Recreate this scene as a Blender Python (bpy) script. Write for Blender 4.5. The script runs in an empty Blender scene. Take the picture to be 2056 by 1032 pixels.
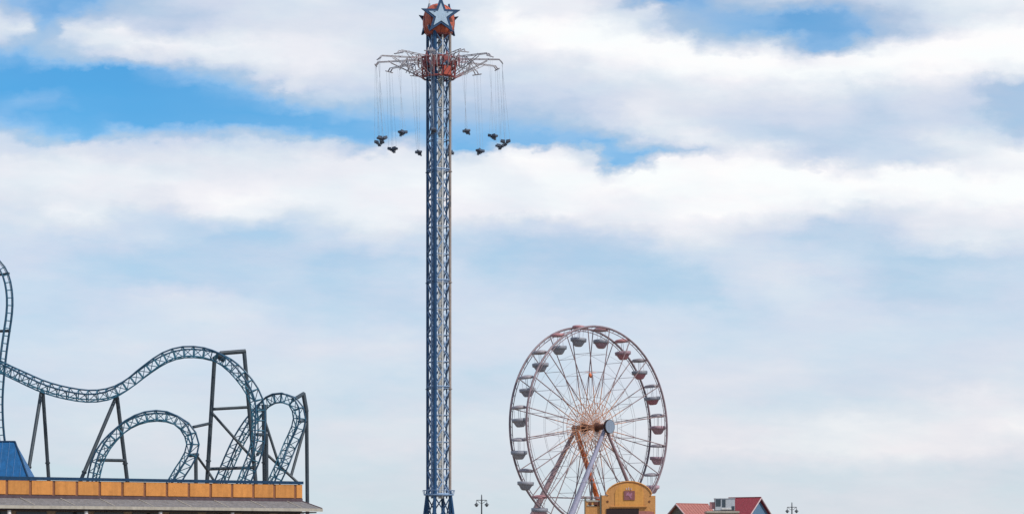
import bpy, math, random
from mathutils import Vector, Matrix
random.seed(7)
R = math.radians
sc = bpy.context.scene
col = sc.collection

# ------------------------------------------------------------------ camera
F = 4673.0            # focal length expressed in photo pixels (2056 wide)
HX, HY = 1028.0, 1110.0   # where the horizon straight ahead falls in the photo
EYE = 2.0
cam_d = bpy.data.cameras.new('camera')
cam = bpy.data.objects.new('camera', cam_d)
col.objects.link(cam)
cam.location = (0, 0, EYE)
cam.rotation_euler = (R(90), 0, 0)
cam_d.sensor_width = 36
cam_d.lens = 36 * F / 2056
cam_d.shift_y = (HY - 516) / 2056
cam_d.clip_start = 0.5
cam_d.clip_end = 60000
sc.camera = cam

# ------------------------------------------------------------------ light
SUN_EL, SUN_AZ = 48, 125      # azimuth measured clockwise from straight ahead (+Y)
to_sun = Vector((math.cos(R(SUN_EL)) * math.sin(R(SUN_AZ)), math.cos(R(SUN_EL)) * math.cos(R(SUN_AZ)), math.sin(R(SUN_EL))))
sun_d = bpy.data.lights.new('sun', 'SUN')
sun_d.energy = 3.3
sun_d.angle = R(0.5)
sun_d.color = (1.0, 0.94, 0.85)
sun = bpy.data.objects.new('sun', sun_d)
col.objects.link(sun)
sun.rotation_euler = to_sun.to_track_quat('Z', 'Y').to_euler()
sun.location = (60, -60, 120)

sc.view_settings.view_transform = 'Standard'
sc.view_settings.look = 'None'
sc.view_settings.exposure = 0
sc.view_settings.gamma = 1

# ------------------------------------------------------------------ sky with clouds
world = bpy.data.worlds.new('World')
sc.world = world
world.use_nodes = True
NT = world.node_tree
NT.nodes.clear()
def N(t, **k):
    n = NT.nodes.new(t)
    for a, b in k.items():
        setattr(n, a, b)
    return n
def inp(n, i, v):
    if hasattr(v, 'is_linked'):
        NT.links.new(v, n.inputs[i])
    else:
        n.inputs[i].default_value = v
def M(op, a, b=None, c=None, clamp=False):
    n = N('ShaderNodeMath', operation=op, use_clamp=clamp)
    inp(n, 0, a)
    if b is not None: inp(n, 1, b)
    if c is not None: inp(n, 2, c)
    return n.outputs[0]
def lerp(f, a, b):
    n = N('ShaderNodeMix', data_type='FLOAT')
    inp(n, 0, f); inp(n, 2, a); inp(n, 3, b)
    return n.outputs[0]
def cmix(f, a, b, blend='MIX'):
    n = N('ShaderNodeMix', data_type='RGBA', blend_type=blend)
    inp(n, 0, f); inp(n, 6, a); inp(n, 7, b)
    return n.outputs[2]
def step(v, a, b):
    n = N('ShaderNodeMapRange', interpolation_type='SMOOTHSTEP')
    inp(n, 0, v); inp(n, 1, a); inp(n, 2, b); inp(n, 3, 0.0); inp(n, 4, 1.0)
    return n.outputs[0]
def comb(x, y, z):
    n = N('ShaderNodeCombineXYZ'); inp(n, 0, x); inp(n, 1, y); inp(n, 2, z)
    return n.outputs[0]
def noise(vec, scale, detail=5, rough=0.55):
    n = N('ShaderNodeTexNoise', noise_dimensions='3D')
    inp(n, 'Vector', vec); inp(n, 'Scale', scale); inp(n, 'Detail', detail); inp(n, 'Roughness', rough)
    return n.outputs[0]

tc = N('ShaderNodeTexCoord')
sep = N('ShaderNodeSeparateXYZ')
NT.links.new(tc.outputs['Generated'], sep.inputs[0])
dx, dy, dz = sep.outputs
ysafe = M('MAXIMUM', dy, 0.02)
# sky bearings (tangents of azimuth and of elevation), scaled so that 1 unit is about a hundredth of the horizon view
U = M('DIVIDE', dx, ysafe)
V = M('DIVIDE', dz, ysafe)
# drifting warp so that the cloud edges are ragged
wv = comb(M('MULTIPLY', U, 26.0), M('MULTIPLY', V, 52.0), 0.3)
w1 = noise(wv, 1.0, 5, 0.6)
w2 = noise(comb(M('MULTIPLY', U, 26.0), M('MULTIPLY', V, 52.0), 7.7), 1.0, 5, 0.6)
w3 = noise(comb(M('MULTIPLY', U, 90.0), M('MULTIPLY', V, 150.0), 3.1), 1.0, 5, 0.6)
w4 = noise(comb(M('MULTIPLY', U, 90.0), M('MULTIPLY', V, 150.0), 13.1), 1.0, 5, 0.6)
Uw = M('ADD', U, M('ADD', M('MULTIPLY', M('SUBTRACT', w1, 0.5), 0.022), M('MULTIPLY', M('SUBTRACT', w3, 0.5), 0.016)))
Vw = M('ADD', V, M('ADD', M('MULTIPLY', M('SUBTRACT', w2, 0.5), 0.010), M('MULTIPLY', M('SUBTRACT', w4, 0.5), 0.009)))

# cloud thickness along rows of equal elevation: {photo row: [(photo column, thickness), ...]}
CL = {
 0: [(0,.38),(40,.25),(90,.12),(180,.14),(250,.4),(384,.6),(512,.66),(640,.75),(768,.68),(896,.66),(970,.75),(1024,.85),(1152,.82),(1220,.7),(1250,.3),(1290,.06),(1350,.05),(1410,.16),(1470,.45),(1560,.52),(1664,.5),(1792,.65),(1920,.8),(2048,.9)],
 28: [(0,.6),(30,.45),(60,.2),(105,.1),(130,.2),(180,.4),(256,.5),(384,.52),(512,.68),(640,.73),(768,.7),(896,.66),(980,.85),(1024,.95),(1080,.82),(1152,.85),(1230,.68),(1310,.7),(1350,.35),(1400,.28),(1470,.24),(1540,.2),(1600,.08),(1680,.14),(1740,.35),(1792,.5),(1900,.74),(2048,.8)],
 60: [(0,.76),(50,.8),(92,.3),(112,.35),(150,.75),(240,.86),(290,.6),(350,.55),(400,.62),(470,.72),(640,.75),(768,.7),(896,.66),(970,.85),(1024,.97),(1200,.95),(1245,.85),(1320,.6),(1400,.36),(1500,.22),(1590,.1),(1660,.1),(1720,.18),(1760,.38),(1830,.55),(1900,.75),(1960,.9),(2048,.97)],
 92: [(0,.5),(60,.35),(110,.5),(200,.78),(300,.88),(512,.86),(640,.82),(768,.7),(896,.66),(980,.8),(1050,.88),(1152,.97),(1280,.98),(1380,.95),(1430,.65),(1500,.62),(1545,.8),(1590,.5),(1630,.2),(1690,.25),(1730,.6),(1780,.9),(1920,.98),(2048,.98)],
 118: [(0,.16),(50,.1),(90,.3),(150,.45),(220,.6),(300,.66),(400,.72),(470,.78),(560,.86),(640,.84),(768,.7),(896,.66),(1024,.74),(1152,.82),(1230,.92),(1340,.98),(1536,.97),(1610,.8),(1680,.93),(1792,.98),(1920,.98),(2048,.96)],
 145: [(0,.01),(128,.0),(240,.0),(310,.12),(390,.3),(470,.48),(530,.68),(600,.8),(700,.74),(768,.7),(896,.66),(1024,.68),(1152,.72),(1250,.85),(1350,.93),(1536,.95),(1664,.95),(1792,.92),(1920,.93),(2048,.85)],
 175: [(0,.0),(128,.0),(256,.0),(370,.02),(440,.12),(500,.24),(540,.45),(580,.7),(640,.64),(768,.62),(896,.6),(1024,.6),(1152,.65),(1280,.74),(1408,.83),(1536,.8),(1664,.83),(1750,.7),(1850,.76),(1930,.7),(1980,.5),(2048,.42)],
 200: [(0,.06),(50,.16),(110,.12),(160,.02),(256,.01),(384,.02),(480,.06),(540,.12),(600,.42),(700,.55),(800,.55),(900,.52),(1024,.58),(1152,.55),(1230,.66),(1300,.76),(1408,.76),(1536,.7),(1664,.7),(1760,.58),(1850,.68),(1940,.6),(1990,.44),(2048,.42)],
 228: [(0,.14),(60,.05),(128,.02),(256,.01),(384,.02),(512,.03),(600,.05),(680,.22),(760,.34),(830,.42),(900,.42),(1024,.38),(1152,.52),(1210,.66),(1280,.82),(1350,.74),(1450,.66),(1536,.66),(1620,.6),(1700,.64),(1760,.54),(1850,.64),(1940,.6),(2000,.42),(2048,.4)],
 250: [(0,.35),(60,.18),(128,.05),(256,.02),(384,.03),(512,.06),(600,.06),(700,.08),(800,.16),(900,.28),(1024,.25),(1100,.3),(1180,.5),(1240,.68),(1300,.82),(1360,.76),(1450,.64),(1560,.56),(1650,.62),(1780,.56),(1880,.68),(1960,.6),(2048,.42)],
 270: [(0,.64),(50,.45),(110,.18),(180,.07),(240,.24),(290,.36),(400,.36),(480,.42),(530,.4),(600,.26),(700,.1),(800,.12),(900,.2),(1024,.18),(1100,.16),(1180,.3),(1240,.55),(1310,.74),(1390,.82),(1480,.64),(1590,.52),(1680,.58),(1780,.6),(1880,.76),(1960,.72),(2048,.5)],
 286: [(0,.66),(60,.64),(110,.4),(180,.15),(210,.4),(260,.6),(350,.62),(500,.64),(600,.64),(680,.55),(715,.2),(745,.3),(790,.55),(850,.4),(915,.12),(1000,.16),(1080,.15),(1130,.22),(1200,.14),(1260,.36),(1320,.56),(1400,.78),(1480,.74),(1580,.56),(1680,.54),(1800,.6),(1920,.8),(2048,.7)],
 303: [(0,.68),(50,.66),(110,.72),(200,.68),(384,.72),(512,.74),(640,.74),(705,.55),(735,.5),(780,.8),(880,.72),(915,.1),(965,.12),(1000,.55),(1030,.88),(1120,.84),(1150,.66),(1175,.6),(1205,.2),(1290,.14),(1330,.25),(1390,.45),(1440,.66),(1500,.86),(1560,.76),(1640,.52),(1720,.58),(1850,.62),(1950,.8),(2048,.92)],
 322: [(0,.78),(128,.8),(256,.76),(384,.76),(512,.78),(640,.82),(800,.84),(880,.82),(930,.7),(980,.86),(1040,.94),(1130,.93),(1175,.8),(1205,.35),(1225,.14),(1270,.18),(1295,.6),(1325,.92),(1440,.92),(1536,.94),(1575,.75),(1640,.56),(1740,.62),(1800,.6),(1900,.74),(2048,.92)],
 345: [(0,.82),(128,.85),(256,.83),(384,.8),(512,.8),(640,.83),(768,.87),(896,.87),(1024,.9),(1100,.94),(1190,.93),(1215,.8),(1280,.96),(1400,.95),(1536,.98),(1640,.97),(1690,.82),(1730,.8),(1780,.95),(1900,.96),(1940,.85),(2048,.9)],
 372: [(0,.82),(128,.84),(256,.84),(384,.87),(512,.86),(640,.84),(768,.87),(896,.92),(1024,.86),(1152,.94),(1280,.95),(1408,.94),(1536,.96),(1664,.98),(1792,.96),(1920,.98),(2048,.98)],
 400: [(0,.76),(128,.79),(256,.8),(330,.76),(384,.88),(450,.93),(512,.91),(640,.87),(768,.87),(896,.88),(1024,.85),(1152,.91),(1280,.88),(1408,.94),(1536,.94),(1664,.93),(1792,.88),(1920,.91),(2048,.96)],
 425: [(0,.7),(60,.73),(128,.87),(180,.85),(256,.66),(330,.63),(400,.86),(512,.88),(600,.72),(700,.86),(780,.88),(900,.84),(1024,.83),(1130,.91),(1200,.85),(1408,.94),(1480,.94),(1580,.88),(1664,.84),(1730,.66),(1800,.72),(1900,.83),(2048,.88)],
 450: [(0,.66),(128,.76),(200,.7),(256,.6),(384,.55),(450,.62),(512,.68),(560,.54),(640,.68),(740,.83),(800,.82),(880,.7),(1024,.6),(1130,.66),(1200,.78),(1350,.85),(1500,.8),(1600,.72),(1680,.52),(1760,.6),(1850,.8),(2048,.8)],
 480: [(0,0.63),(128,0.58),(200,0.58),(270,0.65),(384,0.53),(450,0.45),(540,0.45),(640,0.58),(768,0.68),(860,0.63),(950,0.53),(1024,0.45),(1150,0.51),(1280,0.58),(1350,0.75),(1430,0.77),(1520,0.65),(1640,0.53),(1750,0.55),(1850,0.73),(1980,0.78),(2048,0.71)],
 520: [(0,0.62),(100,0.59),(200,0.51),(300,0.47),(450,0.49),(560,0.53),(680,0.43),(800,0.49),(900,0.62),(1000,0.49),(1150,0.45),(1300,0.47),(1400,0.62),(1530,0.69),(1650,0.62),(1780,0.49),(1900,0.47),(2048,0.57)],
 560: [(0,0.58),(100,0.58),(200,0.53),(300,0.46),(450,0.50),(600,0.54),(680,0.50),(800,0.58),(900,0.63),(1024,0.53),(1150,0.50),(1300,0.46),(1400,0.48),(1470,0.63),(1570,0.74),(1700,0.58),(1800,0.50),(1950,0.56),(2048,0.60)],
 600: [(0,0.58),(100,0.56),(200,0.60),(300,0.68),(400,0.70),(500,0.64),(600,0.56),(700,0.54),(800,0.54),(900,0.64),(1024,0.63),(1150,0.54),(1300,0.50),(1450,0.48),(1500,0.60),(1600,0.70),(1700,0.64),(1800,0.54),(1950,0.56),(2048,0.60)],
 640: [(0,0.57),(128,0.55),(256,0.65),(384,0.71),(500,0.69),(600,0.59),(700,0.57),(850,0.57),(950,0.69),(1100,0.67),(1250,0.62),(1400,0.62),(1500,0.57),(1600,0.67),(1750,0.65),(1900,0.61),(2048,0.61)],
 700: [(0,0.62),(128,0.66),(256,0.70),(400,0.66),(550,0.64),(640,0.70),(800,0.74),(860,0.66),(950,0.66),(1100,0.67),(1300,0.68),(1450,0.64),(1600,0.66),(1750,0.66),(1900,0.64),(2048,0.68)],
 760: [(0,.6),(200,.64),(400,.64),(600,.72),(700,.66),(800,.6),(950,.58),(1100,.62),(1300,.7),(1450,.72),(1600,.7),(1700,.62),(1850,.64),(2048,.7)],
 800: [(0,.6),(200,.66),(400,.66),(600,.62),(700,.58),(800,.64),(950,.6),(1100,.66),(1300,.7),(1450,.68),(1550,.64),(1700,.64),(1850,.72),(1950,.8),(2048,.76)],
 850: [(0,.64),(200,.7),(400,.7),(600,.66),(700,.7),(850,.72),(1000,.7),(1300,.74),(1450,.74),(1600,.76),(1700,.84),(1800,.82),(1950,.82),(2048,.88)],
 900: [(0,.62),(200,.66),(400,.66),(600,.68),(800,.72),(1000,.7),(1300,.74),(1450,.8),(1600,.82),(1800,.84),(1950,.8),(2048,.72)],
 950: [(0,.56),(200,.6),(600,.64),(800,.62),(1000,.64),(1300,.66),(1450,.62),(1600,.62),(1800,.66),(2048,.6)],
 1030: [(0,.55),(600,.6),(1000,.62),(1300,.64),(1500,.64),(1800,.68),(2048,.68)],
}
UMAX = 1028.0 / F
t_u = M('ADD', M('DIVIDE', Uw, 2 * UMAX), 0.5, clamp=True)
def ramp(stops):
    n = N('ShaderNodeValToRGB')
    cr = n.color_ramp
    cr.interpolation = 'EASE'
    es = cr.elements
    es[0].position = stops[0][0] / 2056; es[0].color = (stops[0][1],) * 3 + (1,)
    es[1].position = stops[-1][0] / 2056; es[1].color = (stops[-1][1],) * 3 + (1,)
    for p, v in stops[1:-1]:
        e = es.new(p / 2056); e.color = (v, v, v, 1)
    NT.links.new(t_u, n.inputs[0])
    return n.outputs[0]
acc = None
prev = None
for row in sorted(CL):
    r_ = ramp(CL[row])
    if acc is None:
        acc = r_
    else:
        n = N('ShaderNodeMapRange', interpolation_type='LINEAR', clamp=True)
        inp(n, 0, Vw); inp(n, 1, (HY - prev) / F); inp(n, 2, (HY - row) / F); inp(n, 3, 0.0); inp(n, 4, 1.0)
        acc = lerp(n.outputs[0], acc, r_)
    prev = row
# streaky fine structure
st = noise(comb(M('MULTIPLY', U, 45.0), M('ADD', M('MULTIPLY', V, 190.0), M('MULTIPLY', U, 14.0)), 21.0), 1.0, 7, 0.6)
st2 = noise(comb(M('MULTIPLY', U, 22.0), M('MULTIPLY', V, 60.0), 33.0), 1.0, 6, 0.6)
amp = M('MULTIPLY', M('MULTIPLY', acc, M('SUBTRACT', 1.12, acc)), 4.0)
dens = M('ADD', acc, M('MULTIPLY', M('ADD', M('MULTIPLY', M('SUBTRACT', st, 0.5), 0.09), M('MULTIPLY', M('SUBTRACT', st2, 0.5), 0.15)), amp), clamp=True)
# the rest of the sky, behind and overhead: broken cloud of the same kind
gen = step(noise(comb(M('MULTIPLY', dx, 3.0), M('MULTIPLY', dy, 3.0), M('MULTIPLY', dz, 7.0)), 1.0, 7, 0.6), 0.38, 0.62)
inside = M('MULTIPLY', step(dy, 0.5, 0.6), M('MULTIPLY', M('SUBTRACT', 1.0, step(M('ABSOLUTE', U), 0.222, 0.30)), M('SUBTRACT', 1.0, step(V, 0.2385, 0.285))))
dens = lerp(inside, M('MAXIMUM', M('MULTIPLY', gen, 0.85), M('MULTIPLY', step(dz, 0.20, 0.02), 0.66)), dens)

sky = N('ShaderNodeTexSky', sky_type='NISHITA')
sky.sun_disc = False
sky.sun_elevation = R(SUN_EL)
sky.sun_rotation = R(SUN_AZ)
sky.altitude = 0
sky.air_density = 1.0
sky.dust_density = 0.4
sky.ozone_density = 2.0
blue = cmix(1.0, sky.outputs[0], (0.385, 1.0, 1.34, 1), 'MULTIPLY')
def cramp(fac, stops):
    n = N('ShaderNodeValToRGB')
    es = n.color_ramp.elements
    for k, (p, c) in enumerate(stops):
        c = tuple(c) + (1,) if len(c) == 3 else (c[0],) * 3 + (1,)
        if k == 0: e = es[0]; e.position = p
        elif k == len(stops) - 1: e = es[1] if len(stops) == 2 else es[len(es) - 1]; e.position = p
        else: e = es.new(p)
        e.color = c
    NT.links.new(fac, n.inputs[0])
    return n.outputs[0]
# thin cloud lets the blue through; thick sunlit cloud is white, the rest is lavender grey
cover = cramp(dens, [(0, (0,)), (.2, (.25,)), (.45, (.6,)), (.6, (.85,)), (.75, (1,)), (1, (1,))])
cloudc = cramp(dens, [(0, (.75, .85, .99)), (.2, (.75, .85, .99)), (.33, (.71, .76, .83)), (.45, (.662, .715, .80)), (.6, (.685, .74, .85)), (.75, (.73, .783, .871)), (.88, (.871, .888, .939)), (.96, (.985, .985, .995)), (1, (.99, .99, .995))])
cloudc = cmix(1.0, cloudc, (10, 10, 10, 1), 'MULTIPLY')
low = step(V, 0.11, 0.02)
hz = cmix(low, (1, 1, 1, 1), (1.03, 0.99, 0.95, 1))
skyc = cmix(cover, blue, cloudc)
skyc = cmix(1.0, skyc, hz, 'MULTIPLY')
tn = step(noise(comb(M('MULTIPLY', U, 18.0), M('MULTIPLY', V, 60.0), 51.0), 1.0, 4, 0.55), 0.36, 0.64)
skyc = cmix(1.0, skyc, cmix(tn, (0.975, 1.008, 1.005, 1), (1.012, 0.995, 0.995, 1)), 'MULTIPLY')
bg = N('ShaderNodeBackground')
NT.links.new(skyc, bg.inputs[0])
bg.inputs[1].default_value = 0.1
wo = N('ShaderNodeOutputWorld')
NT.links.new(bg.outputs[0], wo.inputs[0])
world.cycles.sampling_method = 'MANUAL'
world.cycles.sample_map_resolution = 512

# ------------------------------------------------------------------ helpers
def P(px, py, Y):
    return Vector(((px - HX) * Y / F, Y, EYE + (HY - py) * Y / F))

MATS = {}
def mat(name, rgb, rough=0.55, metal=0.0, var=0.18, scale=1.2, spec=0.4, streak=False):
    if name in MATS: return MATS[name]
    m = bpy.data.materials.new(name)
    m.use_nodes = True
    t = m.node_tree
    b = t.nodes['Principled BSDF']
    b.inputs['Roughness'].default_value = rough
    b.inputs['Metallic'].default_value = metal
    b.inputs['Specular IOR Level'].default_value = spec
    tx = t.nodes.new('ShaderNodeTexCoord')
    mp = t.nodes.new('ShaderNodeMapping')
    mp.inputs['Scale'].default_value = (scale, scale, scale * (0.15 if streak else 1))
    nz = t.nodes.new('ShaderNodeTexNoise')
    nz.inputs['Detail'].default_value = 6
    nz.inputs['Roughness'].default_value = 0.65
    t.links.new(tx.outputs['Object'], mp.inputs[0])
    t.links.new(mp.outputs[0], nz.inputs['Vector'])
    rp = t.nodes.new('ShaderNodeValToRGB')
    rp.color_ramp.elements[0].position = 0.3
    rp.color_ramp.elements[1].position = 0.7
    rp.color_ramp.elements[0].color = tuple(c * (1 - var) for c in rgb) + (1,)
    rp.color_ramp.elements[1].color = tuple(min(1, c * (1 + var)) for c in rgb) + (1,)
    t.links.new(nz.outputs[0], rp.inputs[0])
    # rain streaks and grime, and a slight difference from piece to piece
    mp2 = t.nodes.new('ShaderNodeMapping'); mp2.inputs['Scale'].default_value = (3.0, 3.0, 0.28)
    nz2 = t.nodes.new('ShaderNodeTexNoise'); nz2.inputs['Detail'].default_value = 5; nz2.inputs['Scale'].default_value = 1.6
    oi = t.nodes.new('ShaderNodeObjectInfo')
    rp2 = t.nodes.new('ShaderNodeValToRGB')
    rp2.color_ramp.elements[0].position = 0.32; rp2.color_ramp.elements[0].color = (0.84, 0.83, 0.82, 1)
    rp2.color_ramp.elements[1].position = 0.55; rp2.color_ramp.elements[1].color = (1, 1, 1, 1)
    rp3 = t.nodes.new('ShaderNodeValToRGB')
    rp3.color_ramp.elements[0].color = (0.88, 0.89, 0.90, 1); rp3.color_ramp.elements[1].color = (1.08, 1.06, 1.04, 1)
    t.links.new(tx.outputs['Object'], mp2.inputs[0]); t.links.new(mp2.outputs[0], nz2.inputs['Vector'])
    t.links.new(nz2.outputs[0], rp2.inputs[0]); t.links.new(oi.outputs['Random'], rp3.inputs[0])
    cur = rp.outputs[0]
    for src in (rp2.outputs[0], rp3.outputs[0]):
        mx = t.nodes.new('ShaderNodeMix'); mx.data_type = 'RGBA'; mx.blend_type = 'MULTIPLY'; mx.inputs[0].default_value = 1
        t.links.new(cur, mx.inputs[6]); t.links.new(src, mx.inputs[7]); cur = mx.outputs[2]
    t.links.new(cur, b.inputs['Base Color'])
    MATS[name] = m
    return m

class MB:
    def __init__(s):
        s.v = []; s.f = []; s.m = []; s.sm = []
    def add(s, vs, fs, mi=0, smooth=False):
        o = len(s.v)
        s.v += [tuple(v) for v in vs]
        for f in fs:
            s.f.append(tuple(i + o for i in f)); s.m.append(mi); s.sm.append(smooth)
    def box(s, c, size, ax=None, mi=0):
        X, Y, Z = ax if ax else (Vector((1, 0, 0)), Vector((0, 1, 0)), Vector((0, 0, 1)))
        c = Vector(c); a, b, d = size[0] / 2, size[1] / 2, size[2] / 2
        vs = [c + X * (i * a) + Y * (j * b) + Z * (k * d) for k in (-1, 1) for j in (-1, 1) for i in (-1, 1)]
        s.add(vs, [(0, 2, 3, 1), (4, 5, 7, 6), (0, 1, 5, 4), (2, 6, 7, 3), (0, 4, 6, 2), (1, 3, 7, 5)], mi)
    def tube(s, p, q, r, r2=None, n=6, mi=0, cap=True):
        s.path([p, q], r, n, mi, r2, cap)
    def path(s, pts, r, n=6, mi=0, r2=None, cap=True, closed=False):
        pts = [Vector(p) for p in pts]
        k = len(pts); vs = []
        up = None
        for i, p in enumerate(pts):
            if closed: t = pts[(i + 1) % k] - pts[i - 1]
            else: t = pts[min(i + 1, k - 1)] - pts[max(i - 1, 0)]
            t.normalize()
            if up is None:
                up = Vector((0, 0, 1)) if abs(t.z) < 0.9 else Vector((0, 1, 0))
            a = t.cross(up)
            if a.length < 1e-4:
                a = t.cross(Vector((1, 0.3, 0.1)))
            a.normalize(); b = a.cross(t).normalized(); up = b
            rr = r if r2 is None else r + (r2 - r) * i / (k - 1)
            for j in range(n):
                an = 2 * math.pi * j / n
                vs.append(p + a * (rr * math.cos(an)) + b * (rr * math.sin(an)))
        fs = []
        rng = k if closed else k - 1
        for i in range(rng):
            i2 = (i + 1) % k
            for j in range(n):
                j2 = (j + 1) % n
                fs.append((i * n + j, i2 * n + j, i2 * n + j2, i * n + j2))
        s.add(vs, fs, mi, True)
        if cap and not closed:
            s.add(vs[:n], [tuple(range(n))], mi)
            s.add(vs[-n:], [tuple(range(n))[::-1]], mi)
    def lathe(s, prof, n=24, mi=0, c=(0, 0, 0), smooth=True, caps=True):
        c = Vector(c); vs = []
        for r, z in prof:
            for j in range(n):
                an = 2 * math.pi * j / n
                vs.append(c + Vector((r * math.cos(an), r * math.sin(an), z)))
        fs = []
        for i in range(len(prof) - 1):
            for j in range(n):
                j2 = (j + 1) % n
                fs.append((i * n + j, i * n + j2, (i + 1) * n + j2, (i + 1) * n + j))
        s.add(vs, fs, mi, smooth)
        if caps:
            s.add(vs[:n], [tuple(range(n))[::-1]], mi)
            s.add(vs[-n:], [tuple(range(n))], mi)
    def prism(s, poly, o, X, Z, d, mi=0, front_mi=None):
        """poly in (x,z) on plane o,X,Z extruded along vector d"""
        o = Vector(o); n = len(poly)
        a = [o + X * x + Z * z for x, z in poly]
        b = [p + d for p in a]
        s.add(a + b, [(i, (i + 1) % n, n + (i + 1) % n, n + i) for i in range(n)], mi)
        s.add(a, [tuple(range(n))[::-1]], mi if front_mi is None else front_mi)
        s.add(b, [tuple(range(n))], mi)
    def build(s, name, mats, parent=None, loc=None):
        me = bpy.data.meshes.new(name)
        me.from_pydata(s.v, [], s.f)
        if not isinstance(mats, (list, tuple)): mats = [mats]
        for m in mats: me.materials.append(m)
        for p, mi, sm in zip(me.polygons, s.m, s.sm):
            p.material_index = mi; p.use_smooth = sm
        me.validate(); me.update()
        o = bpy.data.objects.new(name, me)
        col.objects.link(o)
        if parent: o.parent = parent
        if loc is not None: o.location = loc
        return o

def tag(o, label=None, cat=None, group=None, kind=None):
    if label: o['label'] = label
    if cat: o['category'] = cat
    if group: o['group'] = group
    if kind: o['kind'] = kind
    return o
def empty(name, loc, label, cat, group=None, rz=0):
    o = bpy.data.objects.new(name, None)
    o.empty_display_size = 0.5
    col.objects.link(o)
    o.location = loc; o.rotation_euler = (0, 0, rz)
    return tag(o, label, cat, group)
def copy_tree(o, parent=None):
    c = o.copy(); col.objects.link(c)
    if parent: c.parent = parent
    for ch in list(o.children):
        copy_tree(ch, c)
    return c
def catmull(pts, sub=8):
    out = []
    n = len(pts)
    for i in range(n - 1):
        p0 = pts[max(i - 1, 0)]; p1 = pts[i]; p2 = pts[i + 1]; p3 = pts[min(i + 2, n - 1)]
        for k in range(sub):
            t = k / sub
            out.append([0.5 * (2 * b + (c - a) * t + (2 * a - 5 * b + 4 * c - d) * t * t + (3 * b - a - 3 * c + d) * t ** 3) for a, b, c, d in zip(p0, p1, p2, p3)])
    out.append(list(pts[-1]))
    return out
UX, UY, UZ = Vector((1, 0, 0)), Vector((0, 1, 0)), Vector((0, 0, 1))

# ------------------------------------------------------------------ materials
m_track = mat('painted_blue_steel', (0.033, 0.145, 0.225), 0.4, var=0.3, scale=0.6)
m_rail = mat('rail_blue_steel', (0.022, 0.075, 0.135), 0.35, var=0.25, scale=0.8)
m_support = mat('dark_slate_steel', (0.045, 0.06, 0.075), 0.5, var=0.25, scale=0.5)
m_post = mat('deep_blue_post', (0.013, 0.062, 0.155), 0.4, var=0.3, scale=0.5, streak=True)
m_core = mat('core_mid_blue', (0.085, 0.185, 0.33), 0.5, var=0.35, scale=0.9)
m_brace = mat('pale_blue_lattice', (0.20, 0.30, 0.46), 0.45, var=0.3, scale=0.7)
m_pale = mat('pale_galvanised', (0.74, 0.73, 0.70), 0.45, var=0.2, scale=0.9)
m_postlit = mat('sunlit_post_tan', (0.30, 0.24, 0.21), 0.5, var=0.25, scale=0.6)  # right corner post: warm sunlight painted into the colour
m_red = mat('crown_orange_red', (0.54, 0.12, 0.06), 0.5, var=0.22, scale=0.8)
m_hubred = mat('dark_red_steel', (0.26, 0.065, 0.065), 0.5, var=0.3, scale=1.5)
m_brightred = mat('bright_red_panel', (0.45, 0.08, 0.05), 0.5, var=0.2)
m_star = mat('star_frame_blue', (0.014, 0.05, 0.12), 0.4, var=0.25)
m_starp = mat('star_panel_white', (0.36, 0.47, 0.58), 0.4, var=0.12, scale=2)
m_arm = mat('arm_grey', (0.38, 0.35, 0.37), 0.5, var=0.2)
m_chain = mat('chain_steel', (0.42, 0.46, 0.52), 0.5, var=0.1)
m_seat = mat('seat_dark_slate', (0.075, 0.09, 0.13), 0.5, var=0.3, scale=3)
m_rim = mat('rim_hazed_mauve', (0.23, 0.17, 0.19), 0.5, var=0.3, scale=0.25)  # paled paint: distance haze mixed into the rim colour
m_rimred = mat('rim_brown_red', (0.16, 0.085, 0.09), 0.5, var=0.3, scale=0.25)
m_spoke = mat('spoke_mauve', (0.26, 0.175, 0.18), 0.5, var=0.3, scale=0.5)
m_spokeglow = mat('spoke_warm_glow', (0.50, 0.23, 0.13), 0.5, var=0.35, scale=0.8)  # glow of the hub lights put into the strut colour
m_cable = mat('cable_grey', (0.35, 0.34, 0.36), 0.5, var=0.1)
m_legl = mat('leg_lavender', (0.33, 0.32, 0.42), 0.5, var=0.2, scale=0.4)
m_legm = mat('leg_mauve_brown', (0.29, 0.19, 0.20), 0.5, var=0.25, scale=0.4)
m_lego = mat('leg_orange_red', (0.74, 0.17, 0.05), 0.5, var=0.25, scale=0.5)
m_hub = mat('hub_blue_grey', (0.21, 0.26, 0.34), 0.5, var=0.15)
m_axle = mat('axle_brown', (0.11, 0.045, 0.03), 0.5, var=0.25)
m_dark = mat('dark_paint_and_shade', (0.03, 0.012, 0.012), 0.6)  # own colour of cable and hub edge; painted shade on soffit and pavilion front
m_gong = mat('gondola_grey', (0.29, 0.295, 0.335), 0.5, var=0.2, scale=1.5)  # gondola colours lightened too, haze put into the paint
m_gonm = mat('gondola_mauve', (0.38, 0.24, 0.28), 0.5, var=0.2, scale=1.5)
m_gonr = mat('gondola_red', (0.43, 0.18, 0.21), 0.5, var=0.2, scale=1.5)
m_gonp = mat('gondola_pink', (0.5, 0.32, 0.37), 0.5, var=0.2, scale=1.5)
m_canr = mat('canopy_red', (0.42, 0.20, 0.21), 0.5, var=0.25, scale=1.5)
m_cang = mat('canopy_grey', (0.31, 0.28, 0.31), 0.5, var=0.25, scale=1.5)
m_orange = mat('orange_stucco', (0.60, 0.245, 0.06), 0.75, var=0.12, scale=0.8)
m_batten = mat('brown_batten', (0.27, 0.105, 0.05), 0.7, var=0.2)
m_bluetrim = mat('navy_trim', (0.012, 0.045, 0.10), 0.6, var=0.25, spec=0.2)
m_plum = mat('plum_trim', (0.10, 0.06, 0.07), 0.6, var=0.25)
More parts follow.
